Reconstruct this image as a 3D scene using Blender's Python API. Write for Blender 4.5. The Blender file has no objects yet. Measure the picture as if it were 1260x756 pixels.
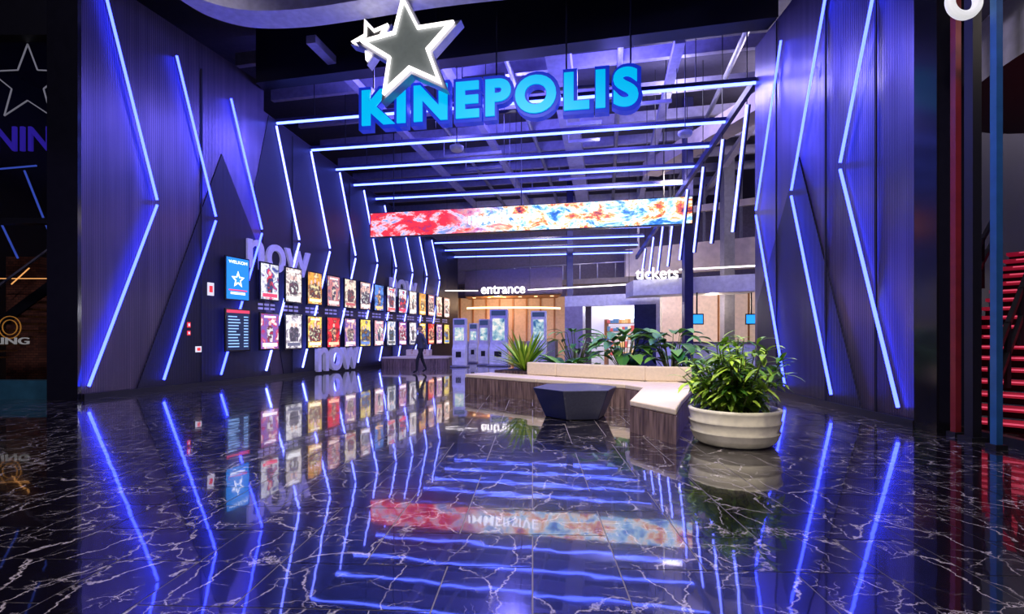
import bpy, bmesh, math, random
from mathutils import Vector, Matrix
random.seed(7)
H=1.35; FPX=630.0; HZ=415.0
def P(px,py,d): return Vector(((px-630)/FPX*d, d, H+(HZ-py)/FPX*d))
def PF(px,py):
    d=FPX*H/(py-HZ); return Vector(((px-630)/FPX*d,d,0))
scene=bpy.context.scene
scene.view_settings.view_transform='Standard'
scene.view_settings.look='None'

# ---------------- materials ----------------
def newmat(name):
    m=bpy.data.materials.new(name); m.use_nodes=True
    nt=m.node_tree; b=nt.nodes['Principled BSDF']; return m,nt,b
def pm(name,col,rough=.5,metal=0,emit=None,es=0,var=0.12,scale=6,spec=.5):
    m,nt,b=newmat(name)
    b.inputs['Roughness'].default_value=rough; b.inputs['Metallic'].default_value=metal
    b.inputs['Specular IOR Level'].default_value=spec
    n=nt.nodes.new('ShaderNodeTexNoise'); n.inputs['Scale'].default_value=scale
    tc=nt.nodes.new('ShaderNodeTexCoord'); nt.links.new(tc.outputs['Object'],n.inputs['Vector'])
    r=nt.nodes.new('ShaderNodeValToRGB'); nt.links.new(n.outputs['Fac'],r.inputs['Fac'])
    c=Vector(col); 
    r.color_ramp.elements[0].position=.3; r.color_ramp.elements[1].position=.7
    r.color_ramp.elements[0].color=(*(c*(1-var)),1); r.color_ramp.elements[1].color=(*(c*(1+var)),1)
    nt.links.new(r.outputs['Color'],b.inputs['Base Color'])
    if emit:
        b.inputs['Emission Color'].default_value=(*emit,1); b.inputs['Emission Strength'].default_value=es
    return m
def em(name,col,s):
    m,nt,b=newmat(name)
    b.inputs['Base Color'].default_value=(*[min(1,c*.5) for c in col],1)
    b.inputs['Emission Color'].default_value=(*col,1); b.inputs['Emission Strength'].default_value=s
    return m
def noise_emit(name,stops,scale=3,s=1.0,dist=0.5,detail=6,stretch=(1,1,1),off=(0,0,0)):
    m,nt,b=newmat(name)
    tc=nt.nodes.new('ShaderNodeTexCoord'); mp=nt.nodes.new('ShaderNodeMapping')
    mp.inputs['Scale'].default_value=stretch; mp.inputs['Location'].default_value=off
    n=nt.nodes.new('ShaderNodeTexNoise'); n.inputs['Scale'].default_value=scale; n.inputs['Detail'].default_value=detail; n.inputs['Distortion'].default_value=dist
    r=nt.nodes.new('ShaderNodeValToRGB'); cr=r.color_ramp
    while len(cr.elements)>1: cr.elements.remove(cr.elements[0])
    cr.elements[0].position=stops[0][0]; cr.elements[0].color=(*stops[0][1],1)
    for p,c in stops[1:]:
        e=cr.elements.new(p); e.color=(*c,1)
    nt.links.new(tc.outputs['Object'],mp.inputs['Vector']); nt.links.new(mp.outputs['Vector'],n.inputs['Vector'])
    nt.links.new(n.outputs['Fac'],r.inputs['Fac'])
    b.inputs['Base Color'].default_value=(0.01,0.01,0.01,1)
    nt.links.new(r.outputs['Color'],b.inputs['Emission Color']); b.inputs['Emission Strength'].default_value=s
    return m

def wallmat(name,c1,c2,rough,metal,freq=9.0,bump=.4):
    m,nt,b=newmat(name)
    tc=nt.nodes.new('ShaderNodeTexCoord'); w=nt.nodes.new('ShaderNodeTexWave')
    w.wave_type='BANDS'; w.bands_direction='X'; w.inputs['Scale'].default_value=freq/2; w.wave_profile='SIN'
    nt.links.new(tc.outputs['Object'],w.inputs['Vector'])
    n=nt.nodes.new('ShaderNodeTexNoise'); mp=nt.nodes.new('ShaderNodeMapping'); mp.inputs['Scale'].default_value=(2.5,1,.12)
    nt.links.new(tc.outputs['Object'],mp.inputs['Vector']); nt.links.new(mp.outputs['Vector'],n.inputs['Vector']); n.inputs['Scale'].default_value=2
    mix=nt.nodes.new('ShaderNodeMix'); mix.data_type='RGBA'
    mix.inputs['A'].default_value=(*c1,1); mix.inputs['B'].default_value=(*c2,1)
    mul=nt.nodes.new('ShaderNodeMath'); mul.operation='MULTIPLY'
    nt.links.new(w.outputs['Fac'],mul.inputs[0]); nt.links.new(n.outputs['Fac'],mul.inputs[1])
    nt.links.new(mul.outputs[0],mix.inputs['Factor']); nt.links.new(mix.outputs['Result'],b.inputs['Base Color'])
    bp=nt.nodes.new('ShaderNodeBump'); bp.inputs['Strength'].default_value=bump; bp.inputs['Distance'].default_value=.01
    nt.links.new(w.outputs['Fac'],bp.inputs['Height']); nt.links.new(bp.outputs['Normal'],b.inputs['Normal'])
    b.inputs['Roughness'].default_value=rough; b.inputs['Metallic'].default_value=metal
    return m

M={}
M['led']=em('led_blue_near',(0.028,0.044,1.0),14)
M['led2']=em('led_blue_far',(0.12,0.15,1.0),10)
M['ledc']=em('led_ceiling',(0.085,0.13,1.0),9)
M['white']=em('white_light',(1,.93,.92),2.6)
M['warm']=em('warm_light',(1,.6,.28),4)
M['black']=pm('black_paint',(.006,.006,.009),.5)
M['ceilp']=pm('ceiling_paint',(.055,.05,.09),.7)
M['blackgl']=pm('black_gloss',(.008,.008,.012),.15)
M['navy']=pm('navy_paint',(.03,.03,.10),.4)
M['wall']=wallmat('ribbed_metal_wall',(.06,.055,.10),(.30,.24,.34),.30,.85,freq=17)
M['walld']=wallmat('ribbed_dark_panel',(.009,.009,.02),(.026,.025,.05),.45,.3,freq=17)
M['beige']=pm('beige_upholstery',(.80,.68,.52),.6,scale=20,var=.05)
M['cream']=pm('cream_planter',(.85,.8,.62),.5,var=.08,scale=12)
M['greyst']=pm('grey_steel',(.35,.35,.42),.35,.6)
M['lilac']=pm('lilac_letter_paint',(.42,.40,.62),.5,emit=(.35,.33,.6),es=.3)
M['whitep']=pm('white_paint',(.75,.75,.82),.5)
M['ottoman']=pm('navy_leather',(.02,.03,.10),.3,scale=30)
M['ottoman2']=pm('slate_leather',(.07,.075,.13),.35,scale=30)
M['soil']=pm('soil',(.03,.02,.012),.9,scale=40,var=.5)
M['teal']=pm('teal_frame',(.03,.13,.2),.4)
M['bluep']=pm('blue_pole',(.03,.14,.36),.35,.2)
M['redp']=pm('red_pole',(.24,.02,.025),.35,.2)
M['duct']=pm('duct_metal',(.38,.36,.5),.5,.2)
M['concrete']=pm('concrete',(.50,.42,.38),.8,scale=3)

def woodmat(name,c1,c2):
    m,nt,b=newmat(name)
    tc=nt.nodes.new('ShaderNodeTexCoord'); mp=nt.nodes.new('ShaderNodeMapping'); mp.inputs['Scale'].default_value=(14,14,1.2)
    n=nt.nodes.new('ShaderNodeTexNoise'); n.inputs['Scale'].default_value=1.6; n.inputs['Detail'].default_value=5
    nt.links.new(tc.outputs['Object'],mp.inputs['Vector']); nt.links.new(mp.outputs['Vector'],n.inputs['Vector'])
    r=nt.nodes.new('ShaderNodeValToRGB'); r.color_ramp.elements[0].position=.35; r.color_ramp.elements[1].position=.68
    r.color_ramp.elements[0].color=(*c1,1); r.color_ramp.elements[1].color=(*c2,1)
    nt.links.new(n.outputs['Fac'],r.inputs['Fac']); nt.links.new(r.outputs['Color'],b.inputs['Base Color']); b.inputs['Roughness'].default_value=.5
    return m
M['wood']=woodmat('grey_wood',(.08,.05,.05),(.30,.20,.18))
M['woodw']=woodmat('warm_wood',(.35,.14,.05),(.6,.28,.1))

def leafmat(name,c1,c2):
    m,nt,b=newmat(name)
    g=nt.nodes.new('ShaderNodeAttribute'); g.attribute_name='rnd'
    r=nt.nodes.new('ShaderNodeValToRGB'); r.color_ramp.elements[0].color=(*c1,1); r.color_ramp.elements[1].color=(*c2,1)
    nt.links.new(g.outputs['Fac'],r.inputs['Fac']); nt.links.new(r.outputs['Color'],b.inputs['Base Color'])
    b.inputs['Roughness'].default_value=.4; b.inputs['Specular IOR Level'].default_value=.3
    return m
M['leaf']=leafmat('leaf_green',(.04,.20,.02),(.60,.85,.09))
M['leafd']=leafmat('leaf_dark',(.015,.12,.03),(.22,.50,.10))

# floor marble
def marble():
    m,nt,b=newmat('black_marble_tile'); N=nt.nodes; L=nt.links
    tc=N.new('ShaderNodeTexCoord'); at=N.new('ShaderNodeAttribute'); at.attribute_name='tile'
    sc=N.new('ShaderNodeVectorMath'); sc.operation='SCALE'; sc.inputs['Scale'].default_value=37.0
    L.new(at.outputs['Vector'],sc.inputs[0])
    add=N.new('ShaderNodeVectorMath'); add.operation='ADD'
    L.new(tc.outputs['Object'],add.inputs[0]); L.new(sc.outputs[0],add.inputs[1])
    nz=N.new('ShaderNodeTexNoise'); nz.inputs['Scale'].default_value=3.2; nz.inputs['Detail'].default_value=9; nz.inputs['Roughness'].default_value=.62; L.new(add.outputs[0],nz.inputs['Vector'])
    sub=N.new('ShaderNodeVectorMath'); sub.operation='MULTIPLY_ADD'
    sub.inputs[1].default_value=(.26,.26,.26); L.new(nz.outputs['Color'],sub.inputs[0]); L.new(add.outputs[0],sub.inputs[2])
    def vein(scale,th,stretch,rot):
        mp=N.new('ShaderNodeMapping'); mp.inputs['Scale'].default_value=stretch; mp.inputs['Rotation'].default_value=(0,0,rot); L.new(sub.outputs[0],mp.inputs['Vector'])
        v=N.new('ShaderNodeTexVoronoi'); v.feature='DISTANCE_TO_EDGE'; v.inputs['Scale'].default_value=scale; L.new(mp.outputs[0],v.inputs['Vector'])
        r=N.new('ShaderNodeMapRange'); r.inputs['From Min'].default_value=0; r.inputs['From Max'].default_value=th
        r.inputs['To Min'].default_value=1; r.inputs['To Max'].default_value=0; L.new(v.outputs['Distance'],r.inputs['Value']); return r.outputs[0]
    v1=vein(2.1,.012,(1,.4,1),.5); v2=vein(4.8,.016,(.35,1,1),.7); v3=vein(10.5,.016,(1,.35,1),.2)
    mk=N.new('ShaderNodeTexNoise'); mk.inputs['Scale'].default_value=2.8; L.new(add.outputs[0],mk.inputs['Vector'])
    def masked(v,a,c):
        mr=N.new('ShaderNodeMapRange'); mr.inputs['From Min'].default_value=a; mr.inputs['From Max'].default_value=c; L.new(mk.outputs['Fac'],mr.inputs['Value'])
        mm=N.new('ShaderNodeMath'); mm.operation='MULTIPLY'; L.new(v,mm.inputs[0]); L.new(mr.outputs[0],mm.inputs[1]); return mm.outputs[0]
    def mx(a,c):
        q=N.new('ShaderNodeMath'); q.operation='MAXIMUM'; L.new(a,q.inputs[0]); L.new(c,q.inputs[1]); return q.outputs[0]
    f=mx(mx(masked(v1,.66,.42),masked(v2,.46,.60)),masked(v3,.53,.68))
    mix=N.new('ShaderNodeMix'); mix.data_type='RGBA'; mix.inputs['A'].default_value=(.007,.005,.007,1); mix.inputs['B'].default_value=(1,.9,.86,1)
    L.new(f,mix.inputs['Factor']); L.new(mix.outputs['Result'],b.inputs['Base Color'])
    b.inputs['Roughness'].default_value=.15; b.inputs['IOR'].default_value=1.6; b.inputs['Specular IOR Level'].default_value=.6
    b.inputs['Coat Weight'].default_value=1; b.inputs['Coat Roughness'].default_value=.03; b.inputs['Coat IOR'].default_value=2.1
    n2=N.new('ShaderNodeTexNoise'); n2.inputs['Scale'].default_value=2.5; L.new(add.outputs[0],n2.inputs['Vector'])
    bp=N.new('ShaderNodeBump'); bp.inputs['Strength'].default_value=.05; bp.inputs['Distance'].default_value=.02
    L.new(n2.outputs['Fac'],bp.inputs['Height']); L.new(bp.outputs['Normal'],b.inputs['Normal']); L.new(bp.outputs['Normal'],b.inputs['Coat Normal'])
    return m
M['marble']=marble()

# ---------------- mesh builder ----------------
class MB:
    def __init__(s): s.v=[];s.f=[];s.m=[];s.mats=[]
    def mi(s,mat):
        if mat not in s.mats: s.mats.append(mat)
        return s.mats.index(mat)
    def face(s,pts,mat):
        i=len(s.v); s.v+= [Vector(p) for p in pts]; s.f.append(list(range(i,i+len(pts)))); s.m.append(s.mi(mat))
    def prism(s,poly,vec,mat,mat2=None):
        mat2=mat2 or mat; vec=Vector(vec); n=len(poly); i=len(s.v)
        poly=[Vector(p) for p in poly]
        s.v+=poly+[p+vec for p in poly]
        s.f.append([i+k for k in range(n)][::-1]); s.m.append(s.mi(mat))
        s.f.append([i+n+k for k in range(n)]); s.m.append(s.mi(mat2))
        for k in range(n):
            j=(k+1)%n; s.f.append([i+k,i+j,i+n+j,i+n+k]); s.m.append(s.mi(mat))
    def box(s,c,sx,sy,sz,mat,ang=0,top=None):
        c=Vector(c); ca,sa=math.cos(ang),math.sin(ang); u=Vector((ca,sa,0)); w=Vector((-sa,ca,0))
        b=c-Vector((0,0,sz/2))
        s.prism([b-u*sx/2-w*sy/2,b+u*sx/2-w*sy/2,b+u*sx/2+w*sy/2,b-u*sx/2+w*sy/2],(0,0,sz),mat,top)
    def beam(s,p,q,w,h,mat,up=Vector((0,0,1))):
        p=Vector(p);q=Vector(q);d=(q-p).normalized()
        if abs(d.dot(up))>.99: up=Vector((1,0,0))
        a=d.cross(up).normalized(); b=a.cross(d).normalized()
        s.prism([p-a*w/2-b*h/2,p+a*w/2-b*h/2,p+a*w/2+b*h/2,p-a*w/2+b*h/2],q-p,mat)
    def tube(s,p,q,r1,r2,mat,n=8):
        p=Vector(p);q=Vector(q);d=(q-p).normalized(); up=Vector((0,0,1)) if abs(d.z)<.95 else Vector((1,0,0))
        a=d.cross(up).normalized(); b=a.cross(d); i=len(s.v)
        for c,r in((p,r1),(q,r2)):
            for k in range(n):
                t=2*math.pi*k/n; s.v.append(c+a*r*math.cos(t)+b*r*math.sin(t))
        for k in range(n):
            j=(k+1)%n; s.f.append([i+k,i+j,i+n+j,i+n+k]); s.m.append(s.mi(mat))
        s.f.append([i+n+k for k in range(n)]); s.m.append(s.mi(mat)); s.f.append([i+k for k in range(n)][::-1]); s.m.append(s.mi(mat))
    def lathe(s,c,prof,mat,n=40):
        c=Vector(c); i=len(s.v); 
        for r,z in prof:
            for k in range(n):
                t=2*math.pi*k/n; s.v.append(c+Vector((r*math.cos(t),r*math.sin(t),z)))
        for a in range(len(prof)-1):
            for k in range(n):
                j=(k+1)%n; s.f.append([i+a*n+k,i+a*n+j,i+(a+1)*n+j,i+(a+1)*n+k]); s.m.append(s.mi(mat))
    def obj(s,name,mw=None,bevel=0,smooth=False,parent=None):
        me=bpy.data.meshes.new(name)
        vs=s.v
        if mw is not None:
            inv=mw.inverted(); vs=[inv@v for v in vs]
        me.from_pydata([tuple(v) for v in vs],[],s.f)
        for m in s.mats: me.materials.append(m)
        for p,mi in zip(me.polygons,s.m): p.material_index=mi; p.use_smooth=smooth
        bm=bmesh.new(); bm.from_mesh(me); bmesh.ops.recalc_face_normals(bm,faces=bm.faces); bm.to_mesh(me); bm.free()
        o=bpy.data.objects.new(name,me); scene.collection.objects.link(o)
        if mw is not None: o.matrix_world=mw
        if bevel:
            b=o.modifiers.new('bev','BEVEL'); b.width=bevel; b.segments=3; b.limit_method='ANGLE'
        if parent: o.parent=parent
        return o
def empty(name):
    o=bpy.data.objects.new(name,None); scene.collection.objects.link(o); return o
def frame(origin,x,z=Vector((0,0,1))):
    x=Vector(x).normalized(); y=Vector((0,0,1)); n=x.cross(y).normalized()
    m=Matrix((( x.x,y.x,n.x,origin[0]),(x.y,y.y,n.y,origin[1]),(x.z,y.z,n.z,origin[2]),(0,0,0,1))); return m
def text(name,s,origin,x,width,height,ext,mat,off=0.0,parent=None,spacing=1.0):
    cu=bpy.data.curves.new(name,'FONT'); cu.body=s; cu.size=1; cu.extrude=0.05; cu.offset=off; cu.space_character=spacing; cu.resolution_u=6
    o=bpy.data.objects.new(name+'_t',cu); scene.collection.objects.link(o)
    dg=bpy.context.evaluated_depsgraph_get(); dg.update(); me=bpy.data.meshes.new_from_object(o.evaluated_get(dg))
    bpy.data.objects.remove(o)
    xs=[v.co.x for v in me.vertices]; ys=[v.co.y for v in me.vertices]
    x0,x1,y0,y1=min(xs),max(xs),min(ys),max(ys)
    for v in me.vertices:
        v.co.x=(v.co.x-x0)/(x1-x0)*width; v.co.y=(v.co.y-y0)/(y1-y0)*height; v.co.z=v.co.z/0.05*ext/2
    me.materials.clear(); me.materials.append(mat); me.name=name
    for p in me.polygons: p.material_index=0
    ob=bpy.data.objects.new(name,me); scene.collection.objects.link(ob); ob.matrix_world=frame(origin,x)
    if parent: ob.parent=parent
    return ob

# wall parametrisations
UL=Vector((.2635,1,0)).normalized(); NL=Vector((1,-.2635,0)).normalized()
UR=Vector((.0397,1,0)).normalized(); NR=Vector((-1,.0397,0)).normalized()
def WL(d,z,off=0): return Vector((-12.20+.2635*d,d,z))+NL*off
def WR(d,z,off=0): return Vector((5.70+.0397*d,d,z))+NR*off
def dL(px): return -12.20/((px-630)/FPX-.2635)
def dR(px): return 5.70/((px-630)/FPX-.0397)
def ztop(d): return 8.25-.12*(d-16.8) if d>12 else 8.9

# ---------------- camera ----------------
cam=bpy.data.cameras.new('camera'); co=bpy.data.objects.new('camera',cam); scene.collection.objects.link(co)
co.location=(0,0,H); co.rotation_euler=(math.pi/2,0,0); cam.lens=18; cam.sensor_width=36; cam.shift_y=37/1260; cam.clip_end=200
scene.camera=co

# ---------------- floor ----------------
def build_floor():
    c=.5; g=.0042; vs=[];fs=[];cols=[]
    ang=math.radians(-2.3); R=Matrix.Rotation(ang,3,'Z')
    for ix in range(-46,38):
        for iy in range(-8,92):
            k=(ix-iy)%4
            if k==0: x0,y0,x1,y1=ix*c,iy*c,(ix+2)*c,(iy+1)*c
            elif k==3: x0,y0,x1,y1=ix*c,iy*c,(ix+1)*c,(iy+2)*c
            else: continue
            i=len(vs)
            for x,y in((x0+g,y0+g),(x1-g,y0+g),(x1-g,y1-g),(x0+g,y1-g)): vs.append(tuple(R@Vector((x,y,0))))
            fs.append((i,i+1,i+2,i+3)); cols.append((random.random(),random.random(),random.random()))
    n=len(fs)
    i=len(vs); vs+= [(-26,-6,-.004),(24,-6,-.004),(24,50,-.004),(-26,50,-.004)]; fs.append((i,i+1,i+2,i+3))
    me=bpy.data.meshes.new('floor'); me.from_pydata(vs,[],fs)
    me.materials.append(M['marble']); me.materials.append(pm('grout',(.34,.31,.32),.6)); me.polygons[n].material_index=1
    a=me.attributes.new('tile','FLOAT_VECTOR','FACE')
    for k in range(n): a.data[k].vector=cols[k]
    o=bpy.data.objects.new('floor',me); scene.collection.objects.link(o)
build_floor()

# ---------------- walls ----------------
mwL=Matrix.Translation(WL(11,0))@Matrix.Rotation(math.atan2(UL.y,UL.x),4,'Z')
mwR=Matrix.Translation(WR(7.5,0))@Matrix.Rotation(math.atan2(UR.y,UR.x),4,'Z')
b=MB()
b.prism([WL(11.05,0),WL(33,0),WL(33,6.6),WL(16.3,8.55),WL(16.3,9.4),WL(11.05,9.4)],-NL*.3,M['wall'])
b.obj('wall_left',mwL)
b=MB()
b.prism([WR(7.56,0),WR(13.1,0),WR(13.1,8.75),WR(7.56,8.75)],-NR*.3,M['wall'])
b.obj('wall_right',mwR)
b=MB()
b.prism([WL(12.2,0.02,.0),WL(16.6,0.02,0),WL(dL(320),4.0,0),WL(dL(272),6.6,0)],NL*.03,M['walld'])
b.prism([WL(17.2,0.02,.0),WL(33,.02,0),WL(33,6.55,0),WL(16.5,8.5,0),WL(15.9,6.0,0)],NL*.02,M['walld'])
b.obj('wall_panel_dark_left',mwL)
b=MB()
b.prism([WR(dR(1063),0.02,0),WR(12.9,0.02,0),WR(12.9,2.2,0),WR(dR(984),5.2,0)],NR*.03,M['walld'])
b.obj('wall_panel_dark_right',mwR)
b=MB()
for d in (14.0,17.6,21,24.5,28): b.beam(WL(d,0,.03),WL(d,ztop(d)+.1,.03),.03,.03,M['black'])
for d in (8.45,9.9,11.9): b.beam(WR(d,0,.03),WR(d,8.7,.03),.03,.03,M['black'])
b.obj('trim_seams')
b=MB()
b.beam(WL(11.05,.06,.05),WL(33,.06,.05),.06,.12,M['black']); b.obj('baseboard_left')
b=MB()
b.beam(WR(7.56,.06,.05),WR(13.1,.06,.05),.06,.12,M['black']); b.obj('baseboard_right')

# LED strips
def chev(b,W,dk,zt,off_t,off_b,zk,zb,w,mat,N,lower=True,dz=.06):
    b.beam(W(dk+off_t,zt,.09),W(dk,zk+dz,.09),w,.04,mat,up=N)
    if lower: b.beam(W(dk,zk-dz,.09),W(dk+off_b,zb,.09),w,.04,mat,up=N)
b=MB()
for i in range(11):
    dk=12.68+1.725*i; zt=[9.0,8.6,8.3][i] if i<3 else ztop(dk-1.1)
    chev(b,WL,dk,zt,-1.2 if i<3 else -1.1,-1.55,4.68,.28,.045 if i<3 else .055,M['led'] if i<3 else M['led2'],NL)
b.obj('led_chevron_strips')
b=MB()
for i,zt in enumerate((8.6,8.4,8.05)):
    dk=9.33+1.76*i
    chev(b,WR,dk,zt,-1.5 if i<2 else -1.3,-1.48,4.47,.27,.036,M['led'],NR)
b.obj('led_chevron_strips')
b=MB()
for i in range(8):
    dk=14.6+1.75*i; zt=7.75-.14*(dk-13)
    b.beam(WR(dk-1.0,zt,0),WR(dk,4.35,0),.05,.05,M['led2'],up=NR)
hs=empty('hanging_strip_frame')
b.obj('led_strips',parent=hs)
b=MB()
for i in range(8):
    dk=14.6+1.75*i; zt=7.75-.14*(dk-13)
    b.beam(WR(dk-1.0,zt,-.06),WR(dk,4.35,-.06),.12,.05,M['navy'],up=NR)
    b.beam(WR(dk-1.0,zt,0),WR(dk-1.0,10.6,0),.02,.02,M['black'])
b.beam(WR(13.1,7.9),WR(28,5.7),.12,.2,M['navy'])
b.obj('strip_backing',parent=hs)
b=MB(); fr=MB()
lines=[((340,152),(930,102)),((383,185),(895,150)),((413,209),(875,180)),((435,228),(855,205)),((462,245),(840,226))]
for (a,c) in lines:
    p=P(a[0],a[1],dL(a[0])); q=P(c[0],c[1],dR(c[0])); b.beam(p,q,.055,.06,M['ledc'])
    fr.beam(p+Vector((0,0,.09)),q+Vector((0,0,.09)),.06,.10,M['navy'])
    for t in (.1,.5,.9):
        r=p.lerp(q,t); fr.beam(r,Vector((r.x,r.y,10.9)),.02,.02,M['black'])
for i in range(6):
    dl=24.9+1.5*i; z=7.25-.12*(i)*1.4; dr=dl-3.3
    p=WL(dl,z,0); q=WR(dr,z-.25,0)
    b.beam(p,q,.055,.06,M['ledc']); fr.beam(p+Vector((0,0,.09)),q+Vector((0,0,.09)),.06,.10,M['navy'])
b.obj('ceiling_led_lines'); fr.obj('ceiling_light_truss')

# ceiling
b=MB()
b.prism([(-24,-6,11),(22,-6,11),(22,50,11),(-24,50,11)],(0,0,.3),M['ceilp']); b.obj('ceiling')
b=MB()
b.prism([WL(16.3,9.2),WR(12.4,8.8),WR(12.4,10.95),WL(16.3,10.95)],(0,-.5,0),M['black'])
b.obj('portal_fascia')
pts=[(150,-60),(190,-25),(225,2),(262,22),(310,34),(370,34),(440,25),(520,12),(610,1),(720,-8),(860,-18)]
ZC=9.55; b=MB()
def onz(px,py,z): d=FPX*(z-H)/(HZ-py); return P(px,py,d)
C=[onz(x,y,ZC) for x,y in pts]
def smoothpts(C,n=6):
    out=[]
    for i in range(len(C)-1):
        p0=C[max(i-1,0)];p1=C[i];p2=C[i+1];p3=C[min(i+2,len(C)-1)]
        for k in range(n):
            t=k/n; out.append(.5*((2*p1)+(p2-p0)*t+(2*p0-5*p1+4*p2-p3)*t*t+(3*p1-p0-3*p2+p3)*t**3))
    out.append(C[-1]); return out
C=smoothpts(C)
for i in range(len(C)-1):
    p,q=C[i],C[i+1]; pi=p+Vector((.1,-.75,0)); qi=q+Vector((.1,-.75,0))
    up=Vector((0,0,.5))
    b.face([p,q,qi,pi],M['whitep']); b.face([pi,qi,qi+up,pi+up],M['whitep']); b.face([p,q,q+up*2.8,p+up*2.8],M['black'])
b.obj('curved_soffit',smooth=True)
b=MB()
T=Vector((.977,-.21,0)); A=Vector((.18,.98,0)).normalized()
for i in range(9):
    c=Vector((0,14.5+i*2.4,10.2)); b.beam(c-T*9,c+T*13,.18,.4,M['duct'])
for x in (-5.5,-2.2,1.2,4.6,8.2):
    c=Vector((x,14,9.5)); b.beam(c,c+A*22,.28 if x!=1.2 else .7,.22 if x!=1.2 else .5,M['duct'])
for x in (-4,-.5,3.0,6.5):
    c=Vector((x,14,9.9)); b.tube(c,c+A*22,.09,.09,M['greyst'])
b.beam((9,13.5,8.9),(6.5,24,9.2),.8,.6,M['concrete'])
for i in range(8):
    c=Vector((-5+random.random()*11,15+i*1.6,8.9)); b.beam(c,c+T*random.uniform(1,2.5),.10,.10,M['greyst']); b.beam(c,c+Vector((0,0,1.9)),.03,.03,M['greyst'])
b.obj('ceiling_ducts')
for px,py in ((562,183),(843,165)):
    b=MB(); p=P(px,py,14.5); b.lathe(p,[(.02,-.07),(.16,-.06),(.2,0),(.2,.06),(.02,.08)],M['whitep'],16); b.tube(p,(p.x,p.y,10.9),.015,.015,M['black'])
    b.obj('ceiling_speaker')

# ---------------- signs ----------------
SL=P(445,160,13.2); SR=P(788,129,12.0); SL.z=SR.z=6.70
sx=(SR-SL); SW=sx.length; sx.normalize(); sn=sx.cross(Vector((0,0,1))).normalized()
par=empty('illuminated_letter_sign')
cy=em('sign_cyan_face',(0.0,.46,.82),1.05); bl=em('sign_blue_edge',(.008,.03,.55),.8)
text('letters_back','KINEPOLIS',SL-sn*.06-sx*.05-Vector((0,0,.05)),sx,SW+.10,1.12,.24,bl,off=.085,parent=par,spacing=1.2)
text('letters_face','KINEPOLIS',SL+sx*.05+Vector((0,0,.05))+sn*.08,sx,SW-.10,.92,.05,cy,off=.045,parent=par,spacing=1.25)
b=MB()
for z in (.28,.75): b.beam(SL-sn*.26+Vector((0,0,z)),SR-sn*.26+Vector((0,0,z)),.06,.06,M['navy'])
for t in (.03,.27,.5,.75,.97):
    p=SL.lerp(SR,t)-sn*.26; b.beam(p,Vector((p.x,p.y,10.9)),.035,.035,M['black'])
b.obj('hanging_frame',parent=par)
star=empty('star_sign')
starface=pm('star_grey',(.22,.24,.25),.35,.3,emit=(.25,.28,.26),es=.4); sw=em('star_white',(1,.93,.90),2.4)
def starpts(c,R,r,rot,x,n):
    out=[]
    for k in range(10):
        a=rot+math.pi/2+k*math.pi/5; rr=R if k%2==0 else r
        out.append(c+x*rr*math.cos(a)+Vector((0,0,1))*rr*math.sin(a))
    return out
def mkstar(c,R,r,rot,depth,name,border,mface,parent):
    b=MB(); o1=starpts(c,R,r,rot,sx,sn); o2=starpts(c,R*(1-border),r*(1-border),rot,sx,sn)
    for k in range(10):
        j=(k+1)%10; b.prism([o1[k],o1[j],o2[j],o2[k]],sn*depth,sw)
    if mface:
        cc=c+sn*(depth*.6)
        for k in range(10):
            j=(k+1)%10; b.face([cc,o2[k]+sn*depth*.4,o2[j]+sn*depth*.4],mface)
    o3=starpts(c-sn*.02,R*1.13,r*1.13,rot,sx,sn)
    b.prism([p-sn*.3 for p in o3],sn*.3,M['greyst'])
    return b.obj(name,parent=parent)
c=P(503,60,12.4)
mkstar(c,1.26,.54,.10,.12,'star_body',.13,starface,star)
c2=P(459,50,12.95)
mkstar(c2,.55,.24,.35,.1,'small_star',.28,M['black'],star)
b=MB()
for px in (452,482,540): 
    p=P(px,30,13.2); b.beam(p,Vector((p.x,p.y,10.9)),.04,.04,M['black'])
b.obj('star_hanger',parent=star)

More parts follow.
